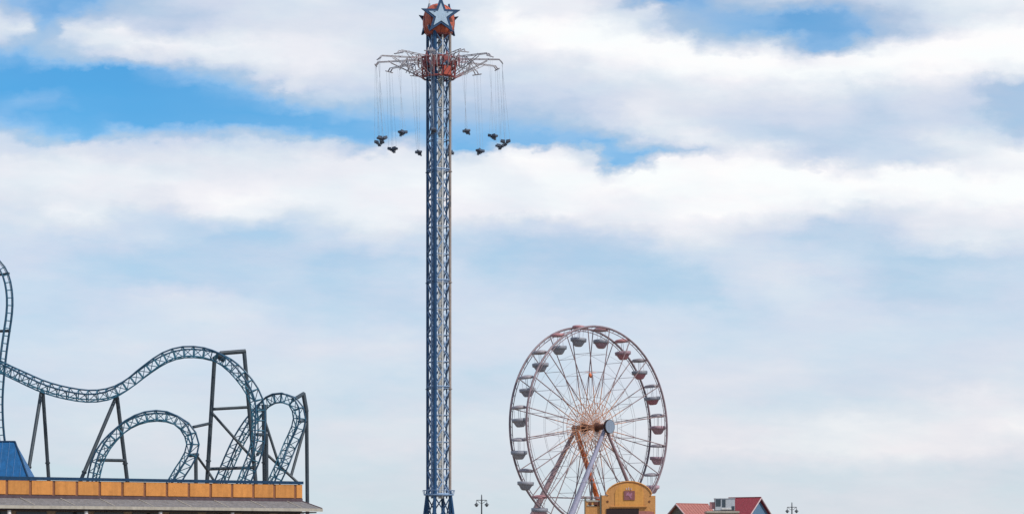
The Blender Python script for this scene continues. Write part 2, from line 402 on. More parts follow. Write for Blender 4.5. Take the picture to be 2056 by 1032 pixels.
m_gutter = mat('cream_gutter', (0.42, 0.38, 0.32), 0.6, var=0.15, scale=0.6)
m_wall = mat('tan_render', (0.36, 0.28, 0.2), 0.8, var=0.12)
m_blueroof = mat('blue_metal_roof', (0.012, 0.115, 0.30), 0.4, var=0.2, scale=0.7)
m_yellow = mat('ochre_yellow', (0.70, 0.325, 0.08), 0.75, var=0.12, scale=0.7)
m_ochre2 = mat('ochre_side', (0.60, 0.285, 0.095), 0.75, var=0.15, scale=0.7)
m_sign = mat('sign_mauve', (0.30, 0.11, 0.11), 0.6, var=0.2, scale=2)
m_signp = mat('sign_pink', (0.44, 0.19, 0.26), 0.6, var=0.1, scale=2)
m_star2 = mat('brown_star', (0.16, 0.05, 0.025), 0.6)
m_redroof = mat('red_metal_roof', (0.25, 0.034, 0.045), 0.5, var=0.18, scale=0.8)
m_pinkroof = mat('faded_red_roof', (0.40, 0.15, 0.125), 0.6, var=0.15, scale=0.9)
m_gable = mat('gable_blue', (0.10, 0.19, 0.30), 0.7, var=0.15)
m_gableg = mat('gable_grey_green', (0.16, 0.15, 0.12), 0.7, var=0.2)
m_rake = mat('rake_pale', (0.55, 0.40, 0.40), 0.6, var=0.12)
m_ac = mat('ac_grey_metal', (0.45, 0.48, 0.52), 0.5, var=0.12)
m_acd = mat('ac_dark_grille', (0.05, 0.07, 0.09), 0.5)
m_lamp = mat('lamp_iron', (0.07, 0.08, 0.09), 0.5, var=0.2)
m_lampg = mat('lamp_glass', (0.12, 0.13, 0.15), 0.2, var=0.1)
m_deck = mat('weathered_boards', (0.30, 0.24, 0.18), 0.8, var=0.25, scale=0.3)
m_conc = mat('concrete', (0.32, 0.31, 0.29), 0.85, var=0.15)
m_white = mat('white_trim', (0.7, 0.68, 0.66), 0.6, var=0.08)
m_glass = mat('dark_glass', (0.03, 0.04, 0.05), 0.12, var=0.1)
m_sea = mat('sea_water', (0.03, 0.07, 0.08), 0.15, var=0.3, scale=0.05)
def roof_mat():
    m = mat('grey_shingle', (0.21, 0.20, 0.205), 0.85, var=0.22, scale=1.6)
    t = m.node_tree
    b = t.nodes['Principled BSDF']
    src = b.inputs['Base Color'].links[0].from_socket
    tx = t.nodes.new('ShaderNodeTexCoord')
    br = t.nodes.new('ShaderNodeTexBrick')
    br.inputs['Scale'].default_value = 3.0
    br.inputs['Color1'].default_value = (1, 1, 1, 1)
    br.inputs['Color2'].default_value = (0.8, 0.8, 0.8, 1)
    br.inputs['Mortar'].default_value = (0.55, 0.55, 0.55, 1)
    br.inputs['Mortar Size'].default_value = 0.02
    t.links.new(tx.outputs['Object'], br.inputs['Vector'])
    mx = t.nodes.new('ShaderNodeMix'); mx.data_type = 'RGBA'; mx.blend_type = 'MULTIPLY'
    mx.inputs[0].default_value = 1
    t.links.new(src, mx.inputs[6]); t.links.new(br.outputs['Color'], mx.inputs[7])
    t.links.new(mx.outputs[2], b.inputs['Base Color'])
    return m
m_shingle = roof_mat()

# ------------------------------------------------------------------ sea and pier deck
b = MB(); b.add([(-20000, -3000, -6), (20000, -3000, -6), (20000, 30000, -6), (-20000, 30000, -6)], [(0, 1, 2, 3)])
tag(b.build('sea', m_sea), kind='structure')
b = MB()
b.box((0, 215, -0.3), (150, 470, 0.6))
for yy in range(0, 440, 20):
    for xx in range(-70, 71, 14):
        b.tube((xx, yy, -8), (xx, yy, -0.6), 0.35, n=8, mi=1)
tag(b.build('pier_deck', [m_deck, m_conc]), kind='structure')

# ------------------------------------------------------------------ swing tower
TX, TY = (881 - HX) * 250 / F, 250.0
S = 250 / F
def zt(py): return EYE + (HY - py) * S
tower = empty('swing_tower', (TX, TY, 0), 'tall blue lattice swing ride tower topped by a red ball with white stars', 'ride tower')
TW = 1.27
POSTA = [R(a) for a in (-17, 73, 163, 253)]
def tp(a, r, z): return Vector((r * math.sin(a), -r * math.cos(a), z))
sec_z = [zt(995), zt(780), zt(567), zt(345), zt(158), zt(66)]
for si in range(5):
    z0, z1 = sec_z[si], sec_z[si + 1]
    nb = max(1, round((z1 - z0) / 3.2))
    h = (z1 - z0) / nb
    bm = MB()
    for k in range(nb):
        za = z0 + k * h
        for q in range(4):
            a, c = POSTA[q], POSTA[(q + 1) % 4]
            pa0, pa1 = tp(a, TW, za + .12), tp(a, TW, za + h - .12)
            pc0, pc1 = tp(c, TW, za + .12), tp(c, TW, za + h - .12)
            bm.tube(pa0, pc1, 0.085, n=5); bm.tube(pc0, pa1, 0.085, n=5)
            bm.tube(tp(a, TW, za), tp(c, TW, za), 0.06, n=5)
    # joint ring of the section
    for q in range(4):
        a, c = POSTA[q], POSTA[(q + 1) % 4]
        bm.tube(tp(a, TW * 1.03, z0 + 0.2), tp(c, TW * 1.03, z0 + 0.2), 0.1, n=6)
    sec = bm.build('mast_section', m_brace, tower)
    for q in range(4):
        pb = MB()
        pb.tube(tp(POSTA[q], TW, z0), tp(POSTA[q], TW, z1), (0.21, 0.15, 0.15, 0.16)[q], n=10)
        pb.lathe([(0.24, z1 - .09), (0.24, z1 - 0.01)], 10, c=tp(POSTA[q], TW, 0))
        pb.build('corner_post', [m_post, m_postlit][1 if q == 1 else 0], sec)  # right-hand post takes the sunlit colour
# inner service ladder and guide rails seen pale through the lattice
lb = MB()
za, zb = zt(1000), zt(70)
for sx in (-0.18, 0.18):
    lb.tube((0.12 + sx, -0.25, za), (0.12 + sx, -0.25, zb), 0.04, n=6)
z = za
while z < zb:
    lb.tube((-0.06, -0.25, z), (0.30, -0.25, z), 0.02, n=5); z += 0.35
lb.build('service_ladder', m_pale, tower)
kb = MB()
for x_ in (0.42, 0.5):
    kb.tube((x_, -.5, za), (x_ - .05, -.45, zb), 0.03, n=5)
kb.build('power_cable', m_dark, tower)
g = MB()
g.box((0.12, 0.15, (za + zb) / 2), (0.24, 0.12, zb - za))
for k in range(18):
    z0 = za + (zb - za) * k / 18
    g.box((0.12, 0.10, z0 + 1.2), (0.30, 0.24, 1.9 if k % 3 else 1.2))
g.build('counterweight_guide', m_pale, tower)
for a, rad, mm in ((28, .72, m_pale), (208, .72, m_brace), (-75, .62, m_brace), (110, .7, m_post), (-45, .80, m_brace)):
    g = MB()
    g.tube(tp(R(a), TW * rad, za), tp(R(a), TW * rad, zb), 0.085, n=6)
    g.build('guide_rail', mm, tower)
cp_ = MB()
for a, rad, w in ((-62, .70, .85), (-105, .35, .6)):
    a = R(a); n = tp(a, 1, 0)
    cp_.box(n * rad + UZ * (za + zb) / 2, (w, .05, zb - za), (Vector((math.cos(a), math.sin(a), 0)), n, UZ))
cp_.build('core_panel', m_core, tower)
# flared base and its platform
bb = MB()
for q in range(4):
    bb.tube(tp(POSTA[q], TW * 1.9, 0), tp(POSTA[q], TW * 1.02, zt(985)), 0.2, 0.15, n=8)
    bb.tube(tp(POSTA[q], TW, 0), tp(POSTA[q], TW, zt(995)), 0.15, n=8)
    a, c = POSTA[q], POSTA[(q + 1) % 4]
    bb.tube(tp(a, TW * 1.45, 4.6), tp(c, TW, 8.0), 0.07, n=5)
    bb.tube(tp(c, TW * 1.45, 4.6), tp(a, TW, 8.0), 0.07, n=5)
    bb.tube(tp(a, TW, 0.3), tp(c, TW, 4.4), 0.07, n=5)
bb.build('flared_base', m_post, tower)
pf = MB()
pf.lathe([(1.62, zt(994)), (1.62, zt(991.5))], 20)
for k in range(16):
    a = 2 * math.pi * k / 16
    pf.tube(tp(a, 1.6, zt(992)), tp(a, 1.72, zt(984)), 0.03, n=5)
pf.path([tp(2 * math.pi * k / 32, 1.72, zt(984)) for k in range(32)], 0.03, 5, closed=True)
pf.build('service_platform', m_brace, tower)
# crown ball
cb = MB()
prof = [(24, 71), (28, 67), (30.5, 60), (32, 50), (32, 41), (30.5, 31), (28, 23), (21, 16), (12, 11), (3, 9)]
cb.lathe([(r * S, zt(y) - 0) for r, y in prof], 32)
cb.build('crown_ball', m_red, tower)
rb = MB()
for k in range(10):
    a = 2 * math.pi * k / 10 + 0.17
    rb.path([tp(a, r * S + 0.02, zt(y)) for r, y in prof], 0.025, 5)
rb.lathe([(23.5 * S, zt(73)), (25 * S, zt(69))], 24)
rb.build('crown_ribs', m_hubred, tower)
def star_poly(ro, ri):
    return [((ro if i % 2 == 0 else ri) * math.sin(i * math.pi / 5), (ro if i % 2 == 0 else ri) * math.cos(i * math.pi / 5)) for i in range(10)]
for k in range(5):
    a = R(9 + 72 * k)
    n = tp(a, 1, 0); X = Vector((math.cos(a), math.sin(a), 0))
    cz = zt(40 if k == 0 else 43)
    rs = 1.74 if k == 0 else 1.22
    up = (UZ * math.cos(R(7)) - n * math.sin(R(7)))
    nf = (n * math.cos(R(7)) + UZ * math.sin(R(7)))
    st_ = MB()
    st_.prism(star_poly(2.2 if k == 0 else 1.8, 0.86 if k == 0 else .7), n * rs + UZ * cz, X, up, nf * 0.2)
    so = st_.build('star', m_star, tower)
    sp_ = MB()
    sp_.prism(star_poly(1.40, 0.57) if k == 0 else star_poly(1.1, .44), n * (rs + .202) + UZ * cz, X, up, nf * 0.06)
    sp_.build('star_panel', m_starp, so)
    sb = MB()
    sb.tube(n * 1.2 + UZ * cz, n * 1.74 + UZ * cz, 0.12, n=6)
    sb.build('bracket', m_star, so)
an = MB()
an.tube((-1.0, -0.2, zt(20)), (-1.0, -0.2, zt(-30)), 0.05, 0.03, n=6)
an.tube((0.2, 0, zt(12)), (0.2, 0, zt(-3)), 0.08, n=6)
an.build('antenna', m_pale, tower)
# carousel carrier
HT, HB = zt(119), zt(157)
ca = MB()
for zz, rr in ((HT, 1.9), (HB, 1.75), ((HT + HB) / 2, 1.6)):
    ca.path([tp(2 * math.pi * k / 12, rr, zz) for k in range(12)], 0.11, 6, closed=True)
for k in range(12):
    a = 2 * math.pi * (k + .5) / 12
    ca.tube(tp(a, 1.9, HT), tp(a, 1.75, HB), 0.08, n=6)
    ca.tube(tp(a, 1.9, HT), tp(a + 2 * math.pi / 12, 1.75, HB), 0.05, n=5)
carrier = ca.build('carousel_carrier', m_hubred, tower)
for k, (a, mm, zz, w, h) in enumerate(((14, m_ac, 0.62, 0.75, 0.75), (32, m_brightred, -0.5, 0.9, 0.95), (-10, m_hubred, 0.5, 1.0, 0.9), (-60, m_hubred, 0.35, 1.0, 0.8), (70, m_hubred, 0.5, 1.1, 0.5))):
    a = R(a); n = tp(a, 1, 0)
    pb = MB(); pb.box(n * 1.85 + UZ * ((HT + HB) / 2 + zz), (w, 0.1, h), (Vector((math.cos(a), math.sin(a), 0)), n, UZ))
    pb.build('carrier_panel', mm, carrier)
# red star plates round the carrier's rim
for k in range(6):
    a = R(25 + 60 * k); n = tp(a, 1, 0); X = Vector((math.cos(a), math.sin(a), 0))
    sb = MB(); sb.prism(star_poly(0.75, 0.32), n * 2.15 + UZ * (HT - 0.25), X, UZ, n * 0.08)
    sb.build('carrier_star', m_hubred, carrier)
# twelve arms, all sharing one mesh
AR = 6.85
am = MB()
for sx in (-1, 1):
    for p0, p1, rr_ in (((sx * 0.32, -1.8, HT - .05), (sx * 0.2, -AR + .3, HT - 0.2), .046), ((sx * 0.28, -1.7, HB), (sx * 0.2, -AR + 1.6, HT - 0.28), .042)):
        p0, p1 = Vector(p0), Vector(p1)
        am.tube(p0, p0.lerp(p1, .3), rr_, n=6, mi=1); am.tube(p0.lerp(p1, .3), p1, rr_, n=6)
    am.tube((sx * 0.2, -AR + .3, HT - .2), (sx * 0.2, -AR, HT - .55), 0.07, n=6)
    am.tube((sx * 0.28, -3.5, HT - .1), (sx * 0.27, -3.2, HB + .6), 0.045, n=5)
    am.tube((sx * 0.28, -3.5, HT - .1), (sx * 0.27, -4.3, HB + 1.0), 0.045, n=5)
for yy in (-2.6, -3.5, -4.4, -5.4):
    am.tube((-0.28, yy, HT - .12), (0.28, yy, HT - .12), 0.04, n=5)
am.tube((-0.62, -AR, HT - .55), (0.62, -AR, HT - .55), 0.06, n=6)
arm0 = am.build('arm', [m_arm, mat('arm_rose', (0.36, 0.17, 0.17), 0.5)], tower)
ANG = [24 + 30 * k for k in range(12)]
for i, a in enumerate(ANG):
    o = arm0 if i == 0 else arm0.copy()
    if i: col.objects.link(o); o.parent = tower
    o.rotation_euler = (0, 0, R(a))

# double swing seats hanging from the arms
TIPZ = HT - .55
CH = 8.46
LEAN = Vector((0.36, 0, 0))
def make_swing():
    root = empty('flying_swing', (0, 0, 0), '', '')
    for sx in (-1, 1):
        t = R(9) * sx
        ax = (Vector((math.cos(t), 0, math.sin(t) * 1.0)), UY, Vector((-math.sin(t), 0, math.cos(t))))
        c0 = Vector((sx * .29, 0, .03))
        sb = MB()
        sb.box(c0, (0.46, 0.44, 0.09), ax)
        sb.box(c0 + Vector((0, .24, .13)), (0.46, 0.07, 0.26), ax)
        for e in (-0.23, 0.23):
            sb.box(c0 + ax[0] * e + UZ * .08, (0.05, 0.42, 0.14), ax)
        seat = sb.build('seat', m_seat, root)
        lb_ = MB()
        lb_.path([c0 + Vector((-.2, .1, .12)), c0 + Vector((-.2, -.22, .17)), c0 + Vector((.2, -.22, .17)), c0 + Vector((.2, .1, .12))], 0.022, 5)
        lb_.build('lap_bar', m_chain, seat)
    fr = MB()
    fr.box((0, -0.02, -0.05), (0.7, 0.08, 0.07))
    fr.box((0, -0.1, -0.14), (0.26, 0.3, 0.16))
    fr.tube((-.25, -.2, -.04), (-.1, -.3, -.26), 0.03, n=5); fr.tube((.25, -.2, -.04), (.1, -.3, -.26), 0.03, n=5)
    fr.tube((-.16, -.3, -.26), (.16, -.3, -.26), 0.045, n=5)
    fr.build('foot_frame', m_seat, root)
    return root
sw0 = make_swing()
SWL = {
 24: 'dark double swing seat just right of the mast, the highest on that side',
 54: 'dark double swing seat in the right outer cluster, the uppermost of those three',
 84: 'dark double swing seat hanging farthest right of all from the tower',
 114: 'dark double swing seat just below and left of the farthest right one',
 144: 'dark double swing seat hanging lowest of the clearly visible ones right of the mast',
 174: 'dark double swing seat peeking out behind the right edge of the mast',
 204: 'dark double swing seat closest to the left edge of the mast, hanging lowest there',
 234: 'dark double swing seat left of the mast, second lowest and midway out',
 264: 'dark double swing seat hanging farthest left of all from the tower',
 294: 'dark double swing seat directly above the farthest left one',
 324: 'dark double swing seat left of the mast, the highest on that side',
 354: 'dark double swing seat hanging directly in front of the mast lattice',
}
for i, a in enumerate(ANG):
    o = sw0 if i == 0 else copy_tree(sw0)
    tip = tp(R(a), AR, TIPZ) + Vector((TX, TY, 0))
    lean = LEAN + Vector((random.uniform(-.05, .05), random.uniform(-.1, .1), random.uniform(-.08, .08)))
    o.location = tip + lean - UZ * CH
    # the seats' shared axle lies along the arm
    o.rotation_euler = (R(random.uniform(-5, 5)), R(random.uniform(-6, 6)), R(a + 90 if 0 < a < 180 else a - 90) + R(random.uniform(-9, 9)))
    tag(o, SWL[a], 'swing seat', 'double swing seats hanging from the tower')
    # chains run from the arm's tip bar to the seat (own mesh per seat: each hangs at its own lean)
bpy.context.view_layer.update()
for i, a in enumerate(ANG):
    o = [x for x in col.objects if x.get('label') == SWL[a]][0]
    Mi = o.matrix_world.inverted()
    for sx in (-0.5, -0.08, 0.08, 0.5):
        top = tp(R(a), AR, TIPZ) + Vector((TX, TY, 0)) + Vector((math.cos(R(a)), math.sin(R(a)), 0)) * sx * 0.9
        c = MB(); c.tube(Vector((sx, 0.05, 0.14)), Mi @ top, 0.0095, n=4)
        c.build('chain', m_chain, o)

# ------------------------------------------------------------------ ferris wheel
WY = 320.0
WS = WY / F
WC = P(1185.5, 858, WY)
AX = Vector((math.sin(R(43.5)), -math.cos(R(43.5)), 0))   # axle, pointing at the viewer's right
PL = Vector((-math.cos(R(43.5)), -math.sin(R(43.5)), 0))  # horizontal direction in the wheel's plane (to the left)
WR = 13.75
HW = 1.6
wheel = empty('ferris_wheel', (WC.x, WC.y, 0), 'large open-spoked ferris wheel on splayed legs behind the ochre pavilion', 'ferris wheel')
def wp(phi, r, off):   # phi from the top, positive to the viewer's left
    return UZ * (WC.z + r * math.cos(phi)) + PL * (r * math.sin(phi)) + AX * off
for off, mm in ((-HW, m_rim), (HW, m_rim)):
    rm = MB()
    rm.path([wp(2 * math.pi * k / 100, WR, off) for k in range(100)], 0.15, 8, closed=True)
    rm.path([wp(2 * math.pi * k / 100, WR - 0.42, off) for k in range(100)], 0.055, 5, closed=True)
    for k in range(80):
        rm.tube(wp(2 * math.pi * k / 80, WR, off), wp(2 * math.pi * (k + .5) / 80, WR - .42, off), 0.03, n=4)
    rim = rm.build('rim', mm, wheel)
    cb_ = MB()
    for rr, th in ((WR * 0.74, 0.018), (WR * 0.56, 0.022), (WR * 0.30, 0.04)):
        cb_.path([wp(2 * math.pi * (k + .5) / 20, rr, off * (0.65 + .35 * rr / WR) + (0)) for k in range(20)], th, 5, closed=True)
    cb_.build('cable_ring', m_cable, rim)
GPH = [R(9 + 18 * k) for k in range(20)]
HUBO = 1.25
for off in (-1, 1):
    for k, ph in enumerate(GPH):
        sm = MB()
        a, c = wp(ph, WR, off * HW), wp(ph, 0.6, off * HUBO)
        m1 = a + (c - a) * 0.62
        sm.tube(a, m1, 0.065, 0.07, n=6, mi=0)
        sm.tube(m1, c, 0.06, 0.05, n=6, mi=1)  # inner length carries the painted hub glow
        # the lattice tie inside each spoke pair
        sm.tube(wp(ph, WR * .56, off * (HUBO + .56 * (HW - HUBO))), wp(ph + R(9), WR * .30, off * (HUBO + .3 * (HW - HUBO))), 0.022, n=4, mi=0)
        sm.tube(wp(ph, WR * .56, off * (HUBO + .56 * (HW - HUBO))), wp(ph - R(9), WR * .30, off * (HUBO + .3 * (HW - HUBO))), 0.022, n=4, mi=0)
        sm.build('spoke', [m_spoke, m_spokeglow], wheel)
for k, ph in enumerate(GPH):
    cm = MB()
    cm.tube(wp(ph, WR, -HW), wp(ph, WR, HW), 0.09, n=6)
    cm.tube(wp(ph, WR * .74, -HW * .92), wp(ph, WR * .74, HW * .92), 0.03, n=5)
    cm.tube(wp(ph, WR * .56, -HW * .9), wp(ph, WR * .56, HW * .9), 0.025, n=5)
    cm.build('cross_bar', m_rim, wheel)
hb = MB()
hb.tube(UZ * WC.z - AX * 3.3, UZ * WC.z + AX * 3.4, 0.42, n=16)
for off in (-HUBO, HUBO):
    hb.tube(UZ * WC.z + AX * (off - .08), UZ * WC.z + AX * (off + .08), 0.65, n=20)
hb.build('axle', m_axle, wheel)
hd = MB()
hd.tube(UZ * WC.z + AX * 3.42, UZ * WC.z + AX * 3.75, 0.96, n=28, mi=1)
hd.tube(UZ * WC.z + AX * 3.70, UZ * WC.z + AX * 3.80, 0.89, n=28, mi=0)
hd.build('hub_disc', [m_hub, m_dark], wheel)
# strut frame round the hub, orange lamp glow painted into its colour
of = MB()
for off in (-1, 1):
    for k in range(20):
        a = R(18 * k)
        of.tube(wp(a, .7, off * HUBO), wp(a, WR * .24, off * HUBO * 1.05), 0.035, n=5)
        of.tube(wp(a, WR * .24, off * HUBO * 1.05), wp(a + R(18), WR * .24, off * HUBO * 1.05), 0.04, n=5)
        of.tube(wp(a, WR * .14, off * HUBO * 1.02), wp(a + R(18), WR * .14, off * HUBO * 1.02), 0.04, n=5)
        of.tube(wp(a, WR * .14, off * HUBO * 1.02), wp(a + R(18), WR * .24, off * HUBO * 1.05), 0.03, n=4)
of.build('hub_frame', m_spokeglow, wheel)
tl = MB(); tl.tube(wp(0, WR * .535, -.15), wp(0, WR * .505, .15), 0.22, n=8); tl.tube(wp(R(9), WR * .56, 0), wp(R(-9), WR * .56, 0), 0.03, n=5)
tl.build('lamp_bar', m_lego, wheel)
# splayed legs
for off, side, mm, r0, r1, tilt in ((2.9, 1, m_legl, .55, .26, .4), (2.9, -1, m_legm, .33, .2, .4), (-2.9, 1, m_legm, .55, .26, -2.2), (-2.9, -1, m_lego, .36, .36, -2.2)):
    lg = MB()
    top = UZ * (WC.z - .1) + AX * off
    foot = PL * (side * 11.0) + AX * (off + tilt)
    lg.tube(foot, top, r0, r1, n=12)
    lg.box(foot + UZ * .15, (1.4, 1.4, .3))
    leg = lg.build('support_leg', mm, wheel)
    lad = MB()
    nrm = (top - foot).normalized(); sd = nrm.cross(AX).normalized()
    for k in range(1, 26):
        c_ = foot + (top - foot) * (k / 27)
        lad.tube(c_ + sd * .5, c_ + sd * .95, 0.03, n=4)
    lad.tube(foot + sd * .9, top + sd * .75, 0.045, n=5)
    lad.build('leg_ladder', m_spoke, leg)
for off in (2.9, -2.9):
    hbm = MB()
    f = .55
    a = (PL * 11 + AX * off) * (1 - f) + UZ * WC.z * f; c = (PL * -11 + AX * off) * (1 - f) + UZ * WC.z * f
    a = PL * (11 * .5) + AX * off + UZ * (WC.z * .5); c = PL * (-11 * .5) + AX * off + UZ * (WC.z * .5)
    hbm.tube(a, c, 0.09, n=6)
    hbm.build('leg_tie', m_spoke, wheel)
# loading platform below the frame
lp = MB(); lp.box((0, 0, 1.2), (16, 4.6, 0.4), (PL, AX, UZ))
for s1 in (-7, -2.5, 2.5, 7):
    for s2 in (-2, 2):
        lp.tube(PL * s1 + AX * s2, PL * s1 + AX * s2 + UZ * 1.0, .15, n=6)
lp.build('loading_platform', m_conc, wheel)

def make_gondola():
    root = empty('gondola', (0, 0, 0), '', '')
    c = MB()
    c.lathe([(0.98, -.16), (1.0, -.12), (1.0, 0.1), (0.86, .2), (.3, .3)], 16)
    c.build('canopy', m_canr, root)
    for sx in (-.16, .16):
        q = MB(); q.tube((sx, 0, -1.6), (sx, 0, -.1), 0.03, n=5); q.build('centre_pole', m_cable, root)
    for sx in (-.92, .92):
        q = MB(); q.tube((sx, 0, -1.5), (sx, 0, -.1), 0.022, n=5); q.build('side_pole', m_cable, root)
    t = MB()
    t.lathe([(.10, -2.62), (.45, -2.60), (.62, -2.45), (.82, -2.10), (.95, -1.92), (.92, -1.62), (.86, -1.90), (.6, -2.3), (.1, -2.35)], 18)
    tub = t.build('tub', m_gonr, root)
    r = MB()
    r.lathe([(.97, -1.96), (1.10, -1.90), (1.14, -1.52), (1.08, -1.48), (.98, -1.52)], 18)
    r.build('tub_rim', m_gong, tub)
    return root
gon0 = make_gondola()
GINFO = {  # phi index: (bowl, rim, canopy, label)
 0: (m_gong, m_gong, m_canr, 'grey wheel gondola under a red canopy just left of the wheel top'),
 1: (m_gong, m_gong, m_canr, 'grey wheel gondola under a red canopy, second from the wheel top on the left'),
 2: (m_gong, m_gong, m_cang, 'grey wheel gondola, third from the wheel top on the left side'),
 3: (m_gong, m_gong, m_cang, 'grey wheel gondola, fourth from the wheel top on the left side'),
 4: (m_gong, m_gong, m_cang, 'grey wheel gondola at hub height against the left rim'),
 5: (m_gong, m_gong, m_cang, 'grey wheel gondola against the left rim, next below the one at hub height'),
 6: (m_gong, m_gong, m_cang, 'grey wheel gondola hanging outside the rim at the lower left'),
 7: (m_gonp, m_gong, m_canr, 'pinkish wheel gondola at the bottom left where the rim leaves the picture'),
 19: (m_gonm, m_gong, m_canr, 'mauve red wheel gondola just right of the wheel top'),
 18: (m_gonr, m_gonm, m_canr, 'dusty red wheel gondola, second from the wheel top on the right'),
 17: (m_gonr, m_gong, m_cang, 'red bowled wheel gondola with dark rim, third from the wheel top on the right'),
 16: (m_gonr, m_gong, m_cang, 'red bowled wheel gondola with grey rim, fourth from the wheel top on the right'),
 15: (m_gonm, m_gonm, m_cang, 'mauve wheel gondola at hub height against the right rim'),
 14: (m_gonp, m_gonm, m_cang, 'pinkish wheel gondola against the right rim, next below the one at hub height'),
 13: (m_gonp, m_gonp, m_cang, 'pale pink wheel gondola at lower right, just above the pavilion end'),
}
first = True
for k, (bowl, rimm, can, lab) in GINFO.items():
    ph = GPH[k]
    o = gon0 if first else copy_tree(gon0)
    first = False
    o.location = Vector((WC.x, WC.y, 0)) + wp(ph, WR, 0)
    o.rotation_euler = (R(random.uniform(-5, 5)), R(random.uniform(-5, 5)), R(43.5) + R(random.uniform(-10, 10)))
    tag(o, lab, 'gondola', 'gondolas of the ferris wheel')
    for ch in o.children:
        nm = ch.name.split('.')[0]
        mm = {'canopy': can, 'tub': bowl}.get(nm)
        if mm: ch.material_slots[0].link = 'OBJECT'; ch.material_slots[0].material = mm
        for g2 in ch.children:
            g2.material_slots[0].link = 'OBJECT'; g2.material_slots[0].material = rimm

# ------------------------------------------------------------------ roller coaster
CY = 200.0
CO = Vector((-35, CY, 0))
coaster = empty('roller_coaster', CO, 'blue lattice track roller coaster with dark steel supports rising behind the orange-banded building', 'roller coaster')
def ctrack(pts, hw=0.50, depth=0.78, tie=0.85, rr=0.075, rs=0.06, flip=1, diag=True):
    """pts: (px, py, Y, bank degrees); truss track of two rails and two spine tubes"""
    sm = catmull(pts, 10)
    W = [P(a, b_, c) - CO for a, b_, c, d in sm]
    banks = [d for a, b_, c, d in sm]
    # resample evenly
    pos = [W[0]]; bk = [banks[0]]; accd = 0
    for i in range(1, len(W)):
        d = (W[i] - W[i - 1]).length
        t0 = accd
        while accd + d >= tie:
            f = (tie - accd) / max(d, 1e-6)
            p_ = W[i - 1].lerp(W[i], f)
            pos.append(p_); bk.append(banks[i])
            W[i - 1] = p_; d = (W[i] - W[i - 1]).length; accd = 0
        accd += d
    n = len(pos)
    L, Rr, SL, SR = [], [], [], []
    for i in range(n):
        t = (pos[min(i + 1, n - 1)] - pos[max(i - 1, 0)]).normalized()
        nrm = Vector((-t.z, 0, t.x)) * flip
        nrm = (nrm - t * nrm.dot(t)).normalized()
        lat = t.cross(nrm).normalized()
        q = Matrix.Rotation(R(bk[i]), 3, t)
        nrm = q @ nrm; lat = q @ lat
        top = pos[i] + nrm * depth * .5; bot = pos[i] - nrm * depth * .5
        L.append(top + lat * hw); Rr.append(top - lat * hw)
        SL.append(bot + lat * hw * .62); SR.append(bot - lat * hw * .62)
    tb = MB()
    tb.path(SL, rs, 6); tb.path(SR, rs, 6)
    for i in range(n):
        tb.tube(L[i], SL[i], .05, n=4); tb.tube(Rr[i], SR[i], .05, n=4)
        tb.tube(L[i], Rr[i], .045, n=4)
        if i < n - 1 and diag:
            a, c = (SL, SR) if i % 2 else (SR, SL)
            tb.tube(a[i], c[i + 1], .035, n=4)
            tb.tube(SL[i], L[i + 1], .035, n=4); tb.tube(SR[i + 1], Rr[i], .035, n=4)
    tr = tb.build('track', m_track, coaster)
    for q in (L, Rr):
        rb_ = MB(); rb_.path(q, rr, 6)
        rb_.build('rail', m_rail, tr)
    return tr
# hill and drop
ctrack([(-120,690,205,8),(-60,706,203,8),(5,739,201,10),(45,758,200,14),(85,776,200,18),(130,789,200,22),(180,796,200,24),(222,790,200,20),(257,771,200,10),(292,744,200,4),(330,719,200,-4),(365,708,200,-8),(400,708,200,-8),(430,715,200,-2),(455,728,199,8),(478,749,199,18),(500,777,199,28),(513,804,199,36),(517,828,199,44),(517,856,199,50),(516,884,199,50),(509,914,199,40),(498,943,199,30),(488,968,199,24),(470,1015,199,20),(440,1080,199,18)])
# inclined run and small outer loop
ctrack([(405,1060,208,42),(428,1005,208,42),(446,964,208,42),(464,921,208,42),(481,884,208,38),(499,854,208,30),(517,829,208,18),(531,812,208,10),(549,801,207,4),(569,799,206,0),(586,805,206,6),(597,821,206,18),(600,846,206,28),(592,869,206,34),(580,895,206,34),(566,930,205,30),(550,965,205,26),(530,1008,205,22),(500,1070,205,20)], hw=.48)
# low arch
ctrack([(176,1050,196,38),(182,1005,196,38),(188,965,196,38),(194,935,196,36),(206,905,196,30),(225,880,196,18),(251,856,196,6),(280,841,196,-4),(310,835,196,-10),(340,838,196,-8),(364,850,196,4),(380,870,196,18),(386,896,196,28),(376,922,196,36),(361,945,196,40),(345,972,196,40),(322,1010,196,40),(290,1060,196,40)], hw=.46, depth=.72)
# tall loop at the left
ctrack([(-110,640,210,76),(-95,570,210,76),(-60,530,210,74),(-28,519,210,70),(-4,529,210,68),(11,553,210,70),(18,583,210,74),(19.5,612,210,76),(17.5,638,210,77),(14,662,210,78),(8.5,700,210,78),(4,740,210,78),(0,790,210,78),(0,835,210,78),(4,885,210,78),(14,940,210,76),(35,1000,210,74)], hw=.27, depth=.16, tie=.69, rr=.075, rs=.03, diag=False)

